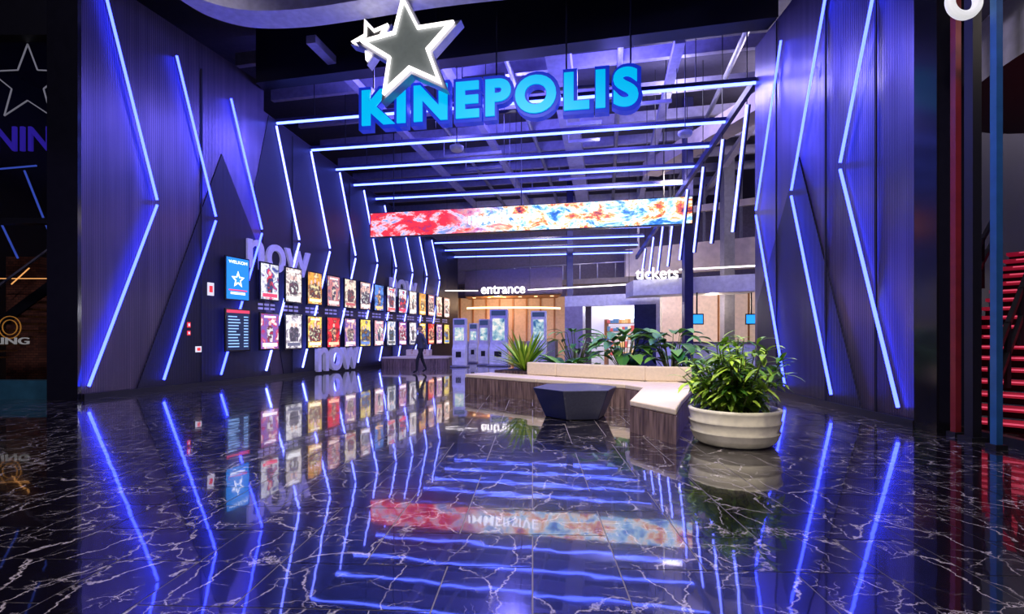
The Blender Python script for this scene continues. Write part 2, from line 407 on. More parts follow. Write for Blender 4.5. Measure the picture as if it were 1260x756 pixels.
# big LED screen
p=P(455,292,22.0); q=P(853,277.5,19.3); z0=5.62; p.z=q.z=z0
x=(q-p); W=x.length; x.normalize(); n=x.cross(Vector((0,0,1))).normalized()
scr=empty('led_video_banner')
def screenmat():
    m,nt,b=newmat('banner_video'); N=nt.nodes; L=nt.links
    tc=N.new('ShaderNodeTexCoord')
    def nz(scale,dist,off):
        mp=N.new('ShaderNodeMapping'); mp.inputs['Location'].default_value=off; mp.inputs['Rotation'].default_value=(0,0,.5); mp.inputs['Scale'].default_value=(.7,1.3,1); L.new(tc.outputs['Object'],mp.inputs['Vector'])
        n=N.new('ShaderNodeTexNoise'); n.inputs['Scale'].default_value=scale; n.inputs['Detail'].default_value=10; n.inputs['Roughness'].default_value=.72; n.inputs['Distortion'].default_value=dist; L.new(mp.outputs[0],n.inputs['Vector']); return n.outputs['Fac']
    def ramp(st,f):
        r=N.new('ShaderNodeValToRGB'); cr=r.color_ramp
        while len(cr.elements)>1: cr.elements.remove(cr.elements[0])
        cr.elements[0].position=st[0][0]; cr.elements[0].color=(*st[0][1],1)
        for pp,cc in st[1:]: cr.elements.new(pp).color=(*cc,1)
        L.new(f,r.inputs['Fac']); return r.outputs['Color']
    left=ramp([(.32,(.01,.05,.35)),(.40,(.45,.02,.04)),(.5,(.85,.03,.03)),(.54,(.9,.5,.6)),(.58,(.08,.3,.7)),(.66,(.45,.01,.03))],nz(1.1,.4,(3,0,0)))
    right=ramp([(.32,(.01,.02,.2)),(.41,(.03,.2,.7)),(.46,(.35,.7,1)),(.50,(1,1,1)),(.54,(1,.5,.12)),(.58,(.7,.08,.02)),(.64,(.04,.02,.06))],nz(1.4,.5,(9,4,0)))
    sep=N.new('ShaderNodeSeparateXYZ'); L.new(tc.outputs['Object'],sep.inputs[0])
    mr=N.new('ShaderNodeMapRange'); mr.inputs['From Min'].default_value=3.5; mr.inputs['From Max'].default_value=6.5; L.new(sep.outputs['X'],mr.inputs['Value'])
    mix=N.new('ShaderNodeMix'); mix.data_type='RGBA'; L.new(mr.outputs[0],mix.inputs['Factor']); L.new(left,mix.inputs['A']); L.new(right,mix.inputs['B'])
    L.new(mix.outputs['Result'],b.inputs['Emission Color']); b.inputs['Emission Strength'].default_value=1.6; b.inputs['Base Color'].default_value=(.01,.01,.01,1)
    return m
mwS=frame(p,x)
b=MB(); zz=Vector((0,0,1.06)); b.prism([p,q,q+zz,p+zz],-n*.25,M['black']); b.obj('banner_housing',parent=scr)
b=MB(); e=n*.01; b.face([p+e+x*.04+zz*.03,q+e-x*.04+zz*.03,q+e-x*.04+zz*.97,p+e+x*.04+zz*.97],screenmat()); b.obj('banner_image',mwS,parent=scr)
text('banner_title','IMMERSIVE',p+x*(W*.335)+n*.03+Vector((0,0,.36)),x,2.9,.34,.01,em('title_white',(1,1,1),2),off=.01,parent=scr)
b=MB()
for t in (.08,.5,.92):
    r=p.lerp(q,t)-n*.1; b.beam(r+zz,Vector((r.x,r.y,10.9)),.04,.04,M['black'])
b.obj('banner_hangers',parent=scr)

text('wall_lettering','now',WL(15.55,3.45,.05),UL,3.0,.92,.1,M['lilac'],off=.015)
text('wall_lettering','now',WL(18.75,.06,.12),UL,2.75,.9,.16,M['lilac'],off=.015)
text('wall_lettering','now',WL(24.2,3.3,.05),UL,2.9,.9,.1,M['lilac'],off=.015)

# posters
cols=[((.75,.75,.8),(.05,.07,.3),(.8,.05,.1)),((.85,.75,.7),(.2,.1,.12),(.9,.9,.85)),((.9,.4,.05),(.35,.1,.03),(1,.8,.4)),((.55,.2,.2),(.1,.1,.2),(.9,.7,.6)),
((.9,.75,.6),(.3,.2,.2),(.4,.1,.1)),((.7,.45,.4),(.15,.08,.15),(.9,.9,.9)),((.1,.25,.7),(.02,.05,.25),(.9,.5,.2)),((.85,.8,.85),(.2,.2,.4),(.7,.1,.1))]
low=[((.2,.1,.4),(.6,.02,.1),(.95,.85,.9)),((.85,.8,.85),(.3,.25,.35),(.1,.1,.15)),((.9,.65,.12),(.4,.05,.05),(1,.9,.6)),((.75,.03,.04),(.2,.02,.02),(1,.5,.3)),
((.2,.1,.4),(.7,.35,.35),(.9,.8,.7)),((.9,.7,.15),(.4,.2,.05),(.1,.2,.5)),((.7,.35,.4),(.1,.1,.25),(.9,.9,.8)),((.8,.75,.8),(.2,.3,.5),(.1,.1,.1))]
def poster(name,d,z0,w,h,cs,idx,kind='poster'):
    ob=empty(name)
    o=WL(d,z0,.17); mw=frame(o,UL); up=Vector((0,0,1))
    b=MB(); b.prism([o,o+UL*w,o+UL*w+up*h,o+up*h],-NL*.05,M['blackgl'])
    b.obj('screen_frame',parent=ob,bevel=.008)
    def q(x0,y0,x1,y1,mat,e): 
        b.face([o+UL*(x0*w)+up*(y0*h)+NL*e,o+UL*(x1*w)+up*(y0*h)+NL*e,o+UL*(x1*w)+up*(y1*h)+NL*e,o+UL*(x0*w)+up*(y1*h)+NL*e],mat)
    b=MB()
    if kind=='poster':
        bg=noise_emit('poster_bg',[(.32,cs[1]),(.44,cs[0]),(.5,tuple(min(1,v*1.2) for v in cs[0])),(.58,cs[1]),(.66,cs[2])],scale=3.5,s=1.25,off=(idx*7.3,idx*3.1,0))
        q(.05,.04,.95,.96,bg,.006)
        fg=noise_emit('poster_figure',[(.35,cs[1]),(.5,(.05,.04,.06)),(.6,cs[2])],scale=7,s=1.1,off=(idx*3,1,0)); hi=em('poster_title',cs[2],1.7)
        skn_=em('poster_skin',(.75,.48,.36),1.2)
        nfig=1+idx%3
        for k in range(nfig):
            cx=.5+(k-(nfig-1)/2)*.24; s=1.0-.1*abs(k-(nfig-1)/2)
            def pp(x,y): return o+UL*((cx+x*s)*w)+up*((.22+y*s)*h)+NL*(.010+.001*k)
            b.face([pp(-.13,0),pp(.13,0),pp(.17,.36),pp(.06,.44),pp(-.06,.44),pp(-.17,.36)],fg)
            b.face([pp(.075*math.cos(a),.50+.065*math.sin(a)) for a in [i*math.pi/5 for i in range(10)]],skn_)
        q(.12,.10,.88,.19,hi,.014)
        q(.3,.06,.7,.075,hi,.014)
        if idx%2: q(.2,.86,.8,.91,hi,.014)
    elif kind=='welcome':
        q(.04,.03,.96,.97,em('welcome_blue',(.01,.20,.65),1.4),.006)
        wh=em('welcome_white',(1,1,1),1.8)
        cc=o+UL*(w*.5)+up*(h*.48)+NL*.012
        s1=[]
        for k in range(10):
            a=math.pi/2+k*math.pi/5; rr=(.26 if k%2==0 else .115)
            s1.append(cc+UL*rr*math.cos(a)+up*rr*math.sin(a))
        b.face(s1,wh); s2=[cc+NL*.004+(v-cc)*.6 for v in s1]; b.face(s2,em('welcome_blue2',(.02,.25,.7),1.4))
        q(.2,.14,.8,.19,wh,.012); q(.12,.22,.88,.25,em('welcome_red',(.8,.05,.1),1.5),.012)
    else:
        q(.04,.03,.96,.97,em('timetable_bg',(.01,.02,.06),1),.006)
        q(.04,.9,.96,.97,em('timetable_head',(.7,.05,.1),1.2),.009)
        tb=em('timetable_text',(.25,.45,.8),1.5)
        for k in range(11): 
            y=.10+k*.07; q(.1,y,.1+.5*random.uniform(.6,1),y+.025,tb,.01); q(.72,y,.9,y+.025,tb,.01)
    b.obj('screen_image',mw,parent=ob)
    if kind=='welcome': text('welcome_word','WELKOM',o+UL*(w*.12)+up*(h*.84)+NL*.015,UL,w*.76,.09,.004,em('ww',(1,1,1),1.8),parent=ob)
    return ob
poster('welcome_screen',dL(273)-.05,2.42,.92,1.28,None,0,'welcome')
poster('timetable_screen',dL(273)-.05,.93,.95,1.25,None,0,'time')
for i in range(14):
    d=15.95+1.11*i
    poster('movie_poster_display',d,2.5,.86,1.22,cols[i%8],i)
    poster('movie_poster_display',d,.93,.86,1.2,low[i%8],i+3)
b=MB()
for i in range(14):
    d=15.95+1.11*i
    for r in range(2):
        for c3 in range(3):
            o=WL(d+.08+c3*.26,2.22+r*.13,.03); b.prism([o,o+UL*.2,o+UL*.2+Vector((0,0,.07)),o+Vector((0,0,.07))],NL*.01,M['lilac'])
b.obj('showtime_labels')
rd=em('sign_red',(.8,.03,.03),1); wp=em('sign_wh',(.8,.8,.85),.8)
for (px,py,w,h,a,c3) in ((258,356,.22,.36,wp,rd),(231,400,.1,.14,rd,wp),(231,410,.1,.12,rd,wp),(243,430,.2,.16,wp,rd)):
    d=dL(px); o=WL(d,P(px,py,d).z,.04); b=MB(); u=Vector((0,0,1))
    b.prism([o-UL*w/2-u*h/2,o+UL*w/2-u*h/2,o+UL*w/2+u*h/2,o-UL*w/2+u*h/2],-NL*.03,a)
    o2=o+NL*.005; b.prism([o2-UL*w*.25-u*h*.25,o2+UL*w*.25-u*h*.25,o2+UL*w*.25+u*h*.25,o2-UL*w*.25+u*h*.25],NL*.005,c3)
    b.obj('wall_safety_sign')

# ---------------- left storefront ----------------
b=MB(); b.box((-9.62,11.2,5.5),.66,.5,11,M['blackgl']); b.obj('column_left')
sf=empty('bowling_storefront')
b=MB()
b.box((-13,11.3,.2),6.1,.3,.4,M['teal']); b.box((-13,11.3,3.9),6.1,.2,.12,M['black'])
for x in (-9.99,-13.5): b.box((x,11.3,4),.09,.15,8,M['black'])
b.box((-13,11.4,9.5),6.1,.3,3,M['black'])
b.obj('shop_window_frame',parent=sf)
def brick():
    m,nt,b=newmat('brick'); t=nt.nodes.new('ShaderNodeTexBrick'); tc=nt.nodes.new('ShaderNodeTexCoord'); mp=nt.nodes.new('ShaderNodeMapping'); mp.inputs['Rotation'].default_value=(math.pi/2,0,0)
    nt.links.new(tc.outputs['Object'],mp.inputs[0]); nt.links.new(mp.outputs[0],t.inputs['Vector']); t.inputs['Scale'].default_value=3
    t.inputs['Color1'].default_value=(.30,.10,.05,1); t.inputs['Color2'].default_value=(.14,.05,.03,1); t.inputs['Mortar'].default_value=(.04,.03,.02,1)
    nt.links.new(t.outputs['Color'],b.inputs['Base Color']); b.inputs['Roughness'].default_value=.9; return m
b=MB(); b.box((-16.1,17,2.0),1.1,.3,4,brick()); b.obj('wall_brick')
b=MB()
for i in range(14): b.box((-15.6+i*.26,14.2,.2+i*.19),.34,1.4,.05,M['woodw']); 
b.beam((-15.7,13.5,.1),(-12.1,13.5,2.75),.06,.25,M['black']); b.beam((-15.7,13.5,1.1),(-12.1,13.5,3.75),.05,.05,M['greyst'])
b.obj('interior_staircase')
dimst=em('star_reflection_white',(.35,.35,.42),.3)
b=MB(); c=P(34,103,11.6)  # star reflected in the window glass, built as faint glowing bars
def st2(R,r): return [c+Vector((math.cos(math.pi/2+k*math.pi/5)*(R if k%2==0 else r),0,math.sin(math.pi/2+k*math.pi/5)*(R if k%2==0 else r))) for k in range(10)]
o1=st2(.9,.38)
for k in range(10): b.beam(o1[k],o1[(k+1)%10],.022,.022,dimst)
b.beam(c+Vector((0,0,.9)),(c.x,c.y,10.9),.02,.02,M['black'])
b.obj('star_reflection',parent=sf)
text('reflected_lettering','NIN',P(-6,186,11.6),Vector((1,0,0)),1.25,.55,.05,em('reflection_blue',(.04,.02,.5),.35),off=.01,parent=sf)  # sign reflection in the glass, set up as dim glowing letters
text('bowling_lettering','BOWLING',P(-58,424,11.1),Vector((1,0,0)),1.65,.15,.03,em('dimw',(.5,.5,.5),.3),off=.005,parent=sf)
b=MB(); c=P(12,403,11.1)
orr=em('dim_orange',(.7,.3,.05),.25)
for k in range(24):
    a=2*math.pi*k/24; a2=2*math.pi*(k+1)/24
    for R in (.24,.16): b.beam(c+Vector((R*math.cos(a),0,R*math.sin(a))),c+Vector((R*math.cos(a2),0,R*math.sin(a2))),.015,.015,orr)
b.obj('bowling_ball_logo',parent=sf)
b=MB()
for (a,c3) in (((0,272),(22,318)),((30,210),(60,285)),((0,208),(45,204))): b.beam(P(*a,12),P(*c3,12),.03,.03,em('led_reflection',(.05,.1,.6),.5))  # blue bars painting the LED reflections in the window glass
for (a,c3) in (((0,343),(60,343)),((14,350),(36,330))): b.beam(P(*a,16),P(*c3,16),.025,.025,em('dimwarm',(.9,.4,.12),1.0))  # warm bars, also put in to give the brick some glow
b.obj('reflected_and_warm_strips',parent=sf)

# ---------------- right storefront ----------------
b=MB(); b.box((6.14,7.35,5.5),.42,.4,11,M['blackgl']); b.obj('column_right')
def pole(name,px,py,w,mat,h=10.9):
    p=PF(px,py); b=MB(); b.box((p.x,p.y,h/2),w,w,h,mat,ang=.05); b.box((p.x,p.y,.03),w*1.8,w*1.8,.06,M['black']); b.obj(name)
pole('frame_post_blue',1160,533,.05,M['bluep']); pole('frame_post_red',1176,537,.08,M['redp']); pole('frame_post_black',1197,543,.12,M['black'])
pole('frame_post_blue',1226,553,.08,M['bluep'])
b=MB(); b.beam((6.2,7.1,6.6),(6.0,4.9,6.6),.15,.5,M['black']); b.beam((6.2,7.1,.06),(6.0,4.5,.06),.12,.12,M['black']); b.obj('trim_storefront')
D=Vector((.80,.60,0)).normalized(); Wd=Vector((-D.y,D.x,0))
red=pm('red_carpet',(.35,.02,.04),.7,emit=(.6,.01,.05),es=.25); pk=em('pink_edge_light',(1,.12,.22),.65)  # red light on the treads is put into the carpet as glow
stp=empty('red_staircase')
b=MB()
for i in range(18):
    base=Vector((7.3,6.6,0))+D*(i*.3); z=i*.175
    b.prism([base-Wd*.9+Vector((0,0,z+.1)),base+D*.34-Wd*.9+Vector((0,0,z+.1)),base+D*.34+Wd*1.5+Vector((0,0,z+.1)),base+Wd*1.5+Vector((0,0,z+.1))],(0,0,.06),red)
    b.prism([base+D*.30-Wd*.9+Vector((0,0,z-.02)),base+D*.30+Wd*1.5+Vector((0,0,z-.02)),base+D*.30+Wd*1.5+Vector((0,0,z+.1)),base+D*.30-Wd*.9+Vector((0,0,z+.1))],D*.02,M['black'])
    b.beam(base-Wd*.3-D*.01+Vector((0,0,z+.14)),base+Wd*1.3-D*.01+Vector((0,0,z+.14)),.02,.02,pk)
b.obj('stair_treads',parent=stp)
b=MB()
s0=Vector((7.15,6.55,0))
for o2 in (Wd*1.6,Wd*.75,-Wd*.1):
    for zz2 in (.95,.5): b.beam(s0+o2+Vector((0,0,zz2)),s0+o2+D*5.2+Vector((0,0,zz2+3.03)),.06,.09,M['black'])
    for k in range(6): q2=s0+o2+D*k; b.beam(q2+Vector((0,0,k*.58)),q2+Vector((0,0,k*.58+1)),.06,.06,M['black'])
b.obj('stair_railing',parent=stp)
b=MB(); prev=None
for k in range(13):
    a=k/12*math.pi*.6; p=Vector((10.5-3.6*math.cos(a*.8),6.5+3.2*math.sin(a),5.2))
    if prev is not None:
        u=Vector((0,0,.9)); b.face([prev,p,p+u,prev+u],M['whitep']); b.face([prev,p,Vector((11,7,5.2))],M['black'])
    if k%4==0: b.beam(p+Vector((0,0,.9)),p+Vector((0,0,5.79)),.04,.04,M['black'])
    prev=p
b.obj('curved_bulkhead')
bpy.ops.mesh.primitive_torus_add(major_radius=.17,minor_radius=.055,location=P(1186,2,6.3),rotation=(math.pi/2,0,0)); t=bpy.context.object; t.name='round_letter_sign'; t.data.materials.append(em('letter_w',(.8,.8,.8),.8))
b=MB(); b.box((14.5,12,5.5),.3,14,11,M['black']); b.obj('wall_right_outer')
b=MB(); b.box((-18.5,20,5.5),.3,30,11,M['black']); b.obj('wall_left_outer')

# ---------------- background ----------------
ta=math.atan2(-.21,.977)
b=MB(); b.box((2,41,5.5),44,.4,11,pm('back_wall_paint',(.22,.19,.27),.6),ang=ta); b.obj('wall_back')
ent_n=Vector((T.y,-T.x,0))
b=MB()
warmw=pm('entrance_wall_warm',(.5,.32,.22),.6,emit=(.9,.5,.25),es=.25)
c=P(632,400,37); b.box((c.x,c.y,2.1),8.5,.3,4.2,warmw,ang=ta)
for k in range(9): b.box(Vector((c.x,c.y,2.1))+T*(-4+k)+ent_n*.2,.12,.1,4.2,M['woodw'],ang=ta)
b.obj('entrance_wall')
bronze=pm('bronze_fascia',(.26,.19,.19),.4,.3)
cp=empty('entrance_canopy')
b=MB(); p0=P(572,350,34.5); p1=P(692,350,32.5); p0.z=p1.z=4.1
b.prism([p0,p1,p1+Vector((0,0,1.7)),p0+Vector((0,0,1.7))],(0,.4,0),bronze)
b.prism([p0,p1,p1+Vector((0,5,0)),p0+Vector((0,4,0))],(0,0,.12),M['woodw'])
b.obj('canopy_structure',parent=cp)
b=MB()
for i in range(6):
    q=p0.lerp(p1,(i+.5)/6)+Vector((0,1.5,-.02)); b.lathe(q,[(0.01,0),(.12,0),(.12,.05)],M['warm'],12)
for i in range(22):
    a=math.pi*(.05+.9*i/22); a2=math.pi*(.05+.9*(i+1)/22); cc=P(632,400,35)
    b.beam(Vector((cc.x+3.2*math.cos(a),cc.y-1.2*math.sin(a),3.3)),Vector((cc.x+3.2*math.cos(a2),cc.y-1.2*math.sin(a2),3.3)),.06,.12,M['warm'])
b.obj('downlights',parent=cp)
text('entrance_sign','entrance',P(592,362,31.5),T,2.75,.5,.06,M['white'],off=.012)
b=MB(); b.beam(P(548,358,30.8),P(588,358,30.5),.06,.06,M['white']); b.beam(P(650,357,29),P(776,350,25),.06,.06,M['white']); b.beam(P(836,332,22),P(934,327,20.4),.06,.06,M['white'])
for (a,y,d) in ((550,358,30.8),(586,358,30.5),(652,357,29),(774,350,25),(840,332,22),(932,327,20.4)):
    r=P(a,y,d); b.beam(r,Vector((r.x,r.y,10.9)),.02,.02,M['black'])
b.obj('linear_pendant_light')
b=MB()
for px in (580,640,655,680): c=P(px,420,32); b.box((c.x,c.y,.55),.5,1.4,1.1,M['greyst'],ang=ta,top=M['whitep'])
b.obj('entry_gates')
def kiosk(px,base_y,top_y,w):
    d=FPX*H/(base_y-HZ); c=P(px,base_y,d); h=P(px,top_y,d).z
    ob=empty('ticket_kiosk')
    u=T; n2=ent_n; up=Vector((0,0,1))
    b=MB(); o=Vector((c.x,c.y,0))
    b.prism([o-u*w*.6-n2*.3,o+u*w*.6-n2*.3,o+u*w*.6+n2*.3,o-u*w*.6+n2*.3],up*.08,M['greyst'])
    side=[(-.15,.08),(.22,.08),(.22,.8),(.1,1.0),(.1,h),(-.15,h)]
    b.prism([o-u*w/2+n2*a+up*z for a,z in side],u*w,M['whitep'])
    b.obj('kiosk_body',parent=ob,bevel=.03)
    b=MB(); sc_=noise_emit('kiosk_screen',[(.3,(.02,.1,.3)),(.45,(.3,.5,.6)),(.6,(.9,.85,.8))],scale=4,s=1.1,off=(px,0,0))
    o2=o+n2*.112; b.face([o2-u*w*.34+up*1.2,o2+u*w*.34+up*1.2,o2+u*w*.34+up*(h-.42),o2-u*w*.34+up*(h-.42)],sc_)
    b.face([o2-u*w*.4+up*(h-.28),o2+u*w*.4+up*(h-.28),o2+u*w*.4+up*(h-.06),o2-u*w*.4+up*(h-.06)],em('kiosk_head',(.03,.05,.12),1))
    o3=o+n2*.232; b.face([o3-u*w*.2+up*.45,o3+u*w*.2+up*.45,o3+u*w*.2+up*.7,o3-u*w*.2+up*.7],M['black'])
    b.obj('kiosk_screen',parent=ob)
kiosk(566,452,392,.62); kiosk(596,450,393,.5); kiosk(614,451,381,.84); kiosk(663,449,383,.76); kiosk(583,447,398,.45)
b=MB()
S0=P(695,400,27.0); S0.z=0; S1=P(812,400,24.6); S1.z=0; su=(S1-S0).normalized(); sb=Vector((-su.y,su.x,0)); up=Vector((0,0,1))
b.prism([S0+up*2.95,S1+up*2.95,S1+up*3.5,S0+up*3.5],sb*.4,M['whitep'])
b.prism([S0,S0+su*1.0,S0+su*1.0+up*2.95,S0+up*2.95],sb*.4,pm('mauve_panel',(.35,.32,.45),.5))
b.prism([S1-su*.18,S1,S1+up*2.95,S1-su*.18+up*2.95],sb*.4,M['whitep'])
b.prism([S1-su*1.25,S1-su*.18,S1-su*.18+up*2.95,S1-su*1.25+up*2.95],sb*.3,pm('navy_glass',(.05,.06,.14),.1))
b.obj('shop_front')
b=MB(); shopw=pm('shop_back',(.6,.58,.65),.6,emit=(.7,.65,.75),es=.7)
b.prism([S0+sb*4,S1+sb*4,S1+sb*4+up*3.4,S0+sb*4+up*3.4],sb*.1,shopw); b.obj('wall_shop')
b=MB(); shelfcols=[em('pk%d'%i,c,.9) for i,c in enumerate([(.7,.3,.1),(.6,.1,.1),(.8,.7,.5),(.1,.2,.4),(.8,.5,.2),(.9,.9,.9)])]
for r in range(5):
    o=S0+su*1.2+sb*3.2+up*(.3+r*.45); b.prism([o,o+su*2.4,o+su*2.4+sb*.4,o+sb*.4],up*.04,M['woodw'])
    for k in range(14):
        o2=o+su*(.05+k*.17)+up*.04; hh=random.uniform(.15,.33); b.prism([o2,o2+su*.13,o2+su*.13+sb*.2,o2+sb*.2],up*hh,random.choice(shelfcols))
b.prism([S0+su*1.1+sb*3.1,S0+su*1.2+sb*3.1,S0+su*1.2+sb*3.6,S0+su*1.1+sb*3.6],up*2.5,M['woodw'])
b.obj('shop_shelving')
b=MB(); o=S0+su*1.3+sb*2.5+up*2.35; b.prism([o,o+su*2.1,o+su*2.1+up*.55,o+up*.55],sb*.05,em('shop_screen',(.7,.8,1),1.8)); b.obj('shop_lightbox')
b=MB()
B0=P(779,360,23); B1=P(936,360,20.5); B0.z=B1.z=3.2
b.prism([B0,B1,B1+up*.7,B0+up*.7],Vector((0,1.5,0)),M['whitep']); b.obj('ticket_bulkhead',bevel=.02)
text('tickets_sign','tickets',P(782,345,22.3)+up*.03,T,1.78,.5,.06,M['white'],off=.01)
b=MB(); warm2=pm('ticket_wall',(.6,.45,.36),.6,emit=(.8,.55,.40),es=.4)  # warm light on this wall is put in as its own glow
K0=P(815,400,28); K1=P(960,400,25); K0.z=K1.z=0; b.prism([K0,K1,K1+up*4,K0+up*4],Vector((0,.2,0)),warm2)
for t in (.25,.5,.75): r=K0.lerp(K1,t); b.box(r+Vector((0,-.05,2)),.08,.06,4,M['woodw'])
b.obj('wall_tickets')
b=MB()
K0=P(815,430,22); K1=P(940,430,19.6); K0.z=K1.z=0; b.prism([K0,K1,K1+up*1.1,K0+up*1.1],Vector((0,.7,0)),M['whitep']); b.prism([K0+up*1.1+Vector((0,-.1,0)),K1+up*1.1+Vector((0,-.1,0)),K1+up*1.1+Vector((0,.8,0)),K0+up*1.1+Vector((0,.8,0))],up*.06,M['wood'])
b.obj('ticket_counter')
for px in (858,925):
    c=P(px,393,21.2); b=MB(); b.box(c,.5,.06,.45,M['black'],ang=ta); b.box(c+Vector((-.01,-.035,0)),.42,.01,.36,em('monitor_blue',(.02,.3,.9),1.5),ang=ta); b.beam(c+Vector((0,.05,.2)),Vector((c.x,c.y+.05,3.2)),.05,.05,M['black']); b.obj('hanging_monitor')
for px,d,w,z in ((846,20.5,.34,10.9),(701,30,.35,10.9)):
    b=MB(); c=P(px,400,d); b.box((c.x,c.y,z/2),w,w,z,M['navy']); b.box((c.x,c.y,.1),w*1.3,w*1.3,.2,M['black'])
    b.obj('steel_column')
b=MB(); c=P(895,300,24.5); b.box((c.x,c.y,5.45),.5,.5,10.9,M['greyst']); b.box((c.x,c.y,.1),.7,.7,.2,M['black']); b.obj('concrete_column')
b=MB()
m0=P(560,330,38); m1=P(780,330,33); m0.z=m1.z=4.9
b.prism([m0,m1,m1+up*.35,m0+up*.35],Vector((0,1,0)),M['concrete'])
for t in range(12):
    r=m0.lerp(m1,t/11); b.beam(r+up*.35,r+up*1.35,.05,.05,M['greyst'])
b.beam(m0+up*1.35,m1+up*1.35,.06,.06,M['greyst']); b.obj('mezzanine_balcony')
m0=P(770,330,30); m1=P(940,300,26); b=MB(); m0.z=m1.z=4.9
b.prism([m0,m1,m1+up*1.6,m0+up*1.6],Vector((0,.4,0)),M['concrete'])
for t in (0.1,.35,.6,.85):
    r=m0.lerp(m1,t)+Vector((0,-.05,0)); b.beam(r+up*1.6,Vector((r.x,r.y,10.9)),.12,.12,M['greyst'])
b.beam(m0+up*3.4,m1+up*3.4,.3,.35,M['concrete'])
b.obj('mezzanine_wall')

# ---------------- benches ----------------
def bench_prism(b,poly,z0,z1):
    b.prism([Vector((x,y,z0)) for x,y in poly],(0,0,z1-z0),M['wood'])
def bench(name,polys,backs):
    ob=empty(name)
    b=MB()
    for poly in polys: bench_prism(b,poly,0,.36)
    b.obj('bench_base',parent=ob)
    b=MB()
    for poly in polys:
        b.prism([Vector((x,y,.365)) for x,y in poly],(0,0,.085),M['beige'])
    b.obj('bench_cushion',parent=ob,bevel=.02)
    if backs:
        b=MB()
        for poly in backs: b.prism([Vector((x,y,.45)) for x,y in poly],(0,0,.3),M['beige'])
        b.obj('bench_backrest',parent=ob,bevel=.03)
    return ob
polys=[[(-1.15,12.5),(.52,11.0),(1.0,11.7),(-.55,13.1)],
       [(.52,11.0),(2.15,9.75),(2.7,10.4),(1.0,11.7)],
       [(2.15,9.75),(2.35,9.2),(3.45,9.6),(3.3,10.5),(2.7,10.4)],
       [(1.68,7.3),(2.05,6.4),(2.42,7.3),(3.45,9.6),(2.35,9.2)]]
backs=[[(.35,12.25),(1.0,11.7),(1.12,11.86),(.45,12.42)],[(1.0,11.7),(2.7,10.4),(2.82,10.56),(1.12,11.86)],[(2.7,10.4),(3.3,10.3),(3.55,10.1),(3.6,10.35),(2.82,10.56)]]
bench('lounge_bench',polys,backs)
b=MB(); bed=[(-.45,13.2),(.45,12.5),(1.15,11.95),(2.87,10.65),(4.0,10.5),(4.2,11.6),(1.8,13.4),(.2,14.1)]
b.prism([Vector((x,y,0)) for x,y in bed],(0,0,.5),M['wood'],M['soil']); b.obj('planter_bed')
bench('wall_bench',[[(-5.4,24.2),(-2.9,23.4),(-2.8,24.6),(-5.1,25.6)],[(-5.4,24.2),(-5.9,23.2),(-4.2,22.9),(-2.9,23.4)]],[[(-5.1,24.6),(-4.0,24.5),(-3.9,25.0),(-5.0,25.4)]])
b=MB(); cx,cy_=1.08,8.75; top=[];bot=[]
for k in range(6):
    a=math.radians(60*k+8); top.append(Vector((cx+.74*math.cos(a),cy_+.74*math.sin(a),.5))); bot.append(Vector((cx+.52*math.cos(a),cy_+.52*math.sin(a),.0)))
for k in range(6):
    j=(k+1)%6; b.face([bot[k],bot[j],top[j],top[k]],M['ottoman2'] if k==4 else M['ottoman'])
b.face(top,M['ottoman2']); b.face(bot[::-1],M['black'])
o=b.obj('hexagonal_ottoman')
bm=bmesh.new(); bm.from_mesh(o.data); bmesh.ops.remove_doubles(bm,verts=bm.verts,dist=.001); bmesh.ops.recalc_face_normals(bm,faces=bm.faces); bm.to_mesh(o.data); bm.free()
bv=o.modifiers.new('b','BEVEL'); bv.width=.02; bv.segments=3

# ---------------- plants ----------------
class LeafB:
    def __init__(s): s.v=[];s.f=[];s.r=[]
    def leaf(s,base,dr,L,W,droop=.4,segs=4,fold=.15):
        dr=dr.normalized(); side=dr.cross(Vector((0,0,1)))
        if side.length<.05: side=Vector((1,0,0))
        side.normalize(); r=random.random(); i=len(s.v); p=Vector(base); cd=dr.copy()
        for k in range(segs+1):
            t=k/segs; w=W*math.sin(math.pi*min(1,(t*.93+.06)))**.8/2; nrm=side.cross(cd).normalized()
            s.v+= [p-side*w+nrm*w*fold,p.copy(),p+side*w+nrm*w*fold]
            cd=(cd+Vector((0,0,-droop/segs))).normalized(); p=p+cd*(L/segs)
        for k in range(segs):
            a=i+k*3; s.f+= [(a,a+1,a+4,a+3),(a+1,a+2,a+5,a+4)]; s.r+=[r,min(1,r+.08)]
    def obj(s,name,mat,parent=None):
        me=bpy.data.meshes.new(name); me.from_pydata([tuple(v) for v in s.v],[],s.f); me.materials.append(mat)
        a=me.attributes.new('rnd','FLOAT','FACE')
        for k,r in enumerate(s.r): a.data[k].value=r
        for p in me.polygons: p.use_smooth=True
        o=bpy.data.objects.new(name,me); scene.collection.objects.link(o)
        if parent: o.parent=parent
        return o
def ry(a=0,b=math.pi*2): return random.uniform(a,b)
pc=Vector((2.83,6.52,0)); par=empty('potted_plant')
b=MB()
prof=[(.38,0),(.44,.02),(.50,.08),(.505,.10),(.53,.16),(.535,.17),(.515,.19),(.545,.29),(.55,.30),(.53,.32),(.55,.42),(.555,.45),(.52,.46),(.50,.44),(.48,.36)]
b.lathe(pc,prof,M['cream'],64); ob=b.obj('planter_pot',parent=par,smooth=True)
stem=pm('plant_stem',(.12,.14,.04),.7)
b=MB(); b.lathe(pc,[(.005,.40),(.49,.40)],M['soil'],32)
lb=LeafB()
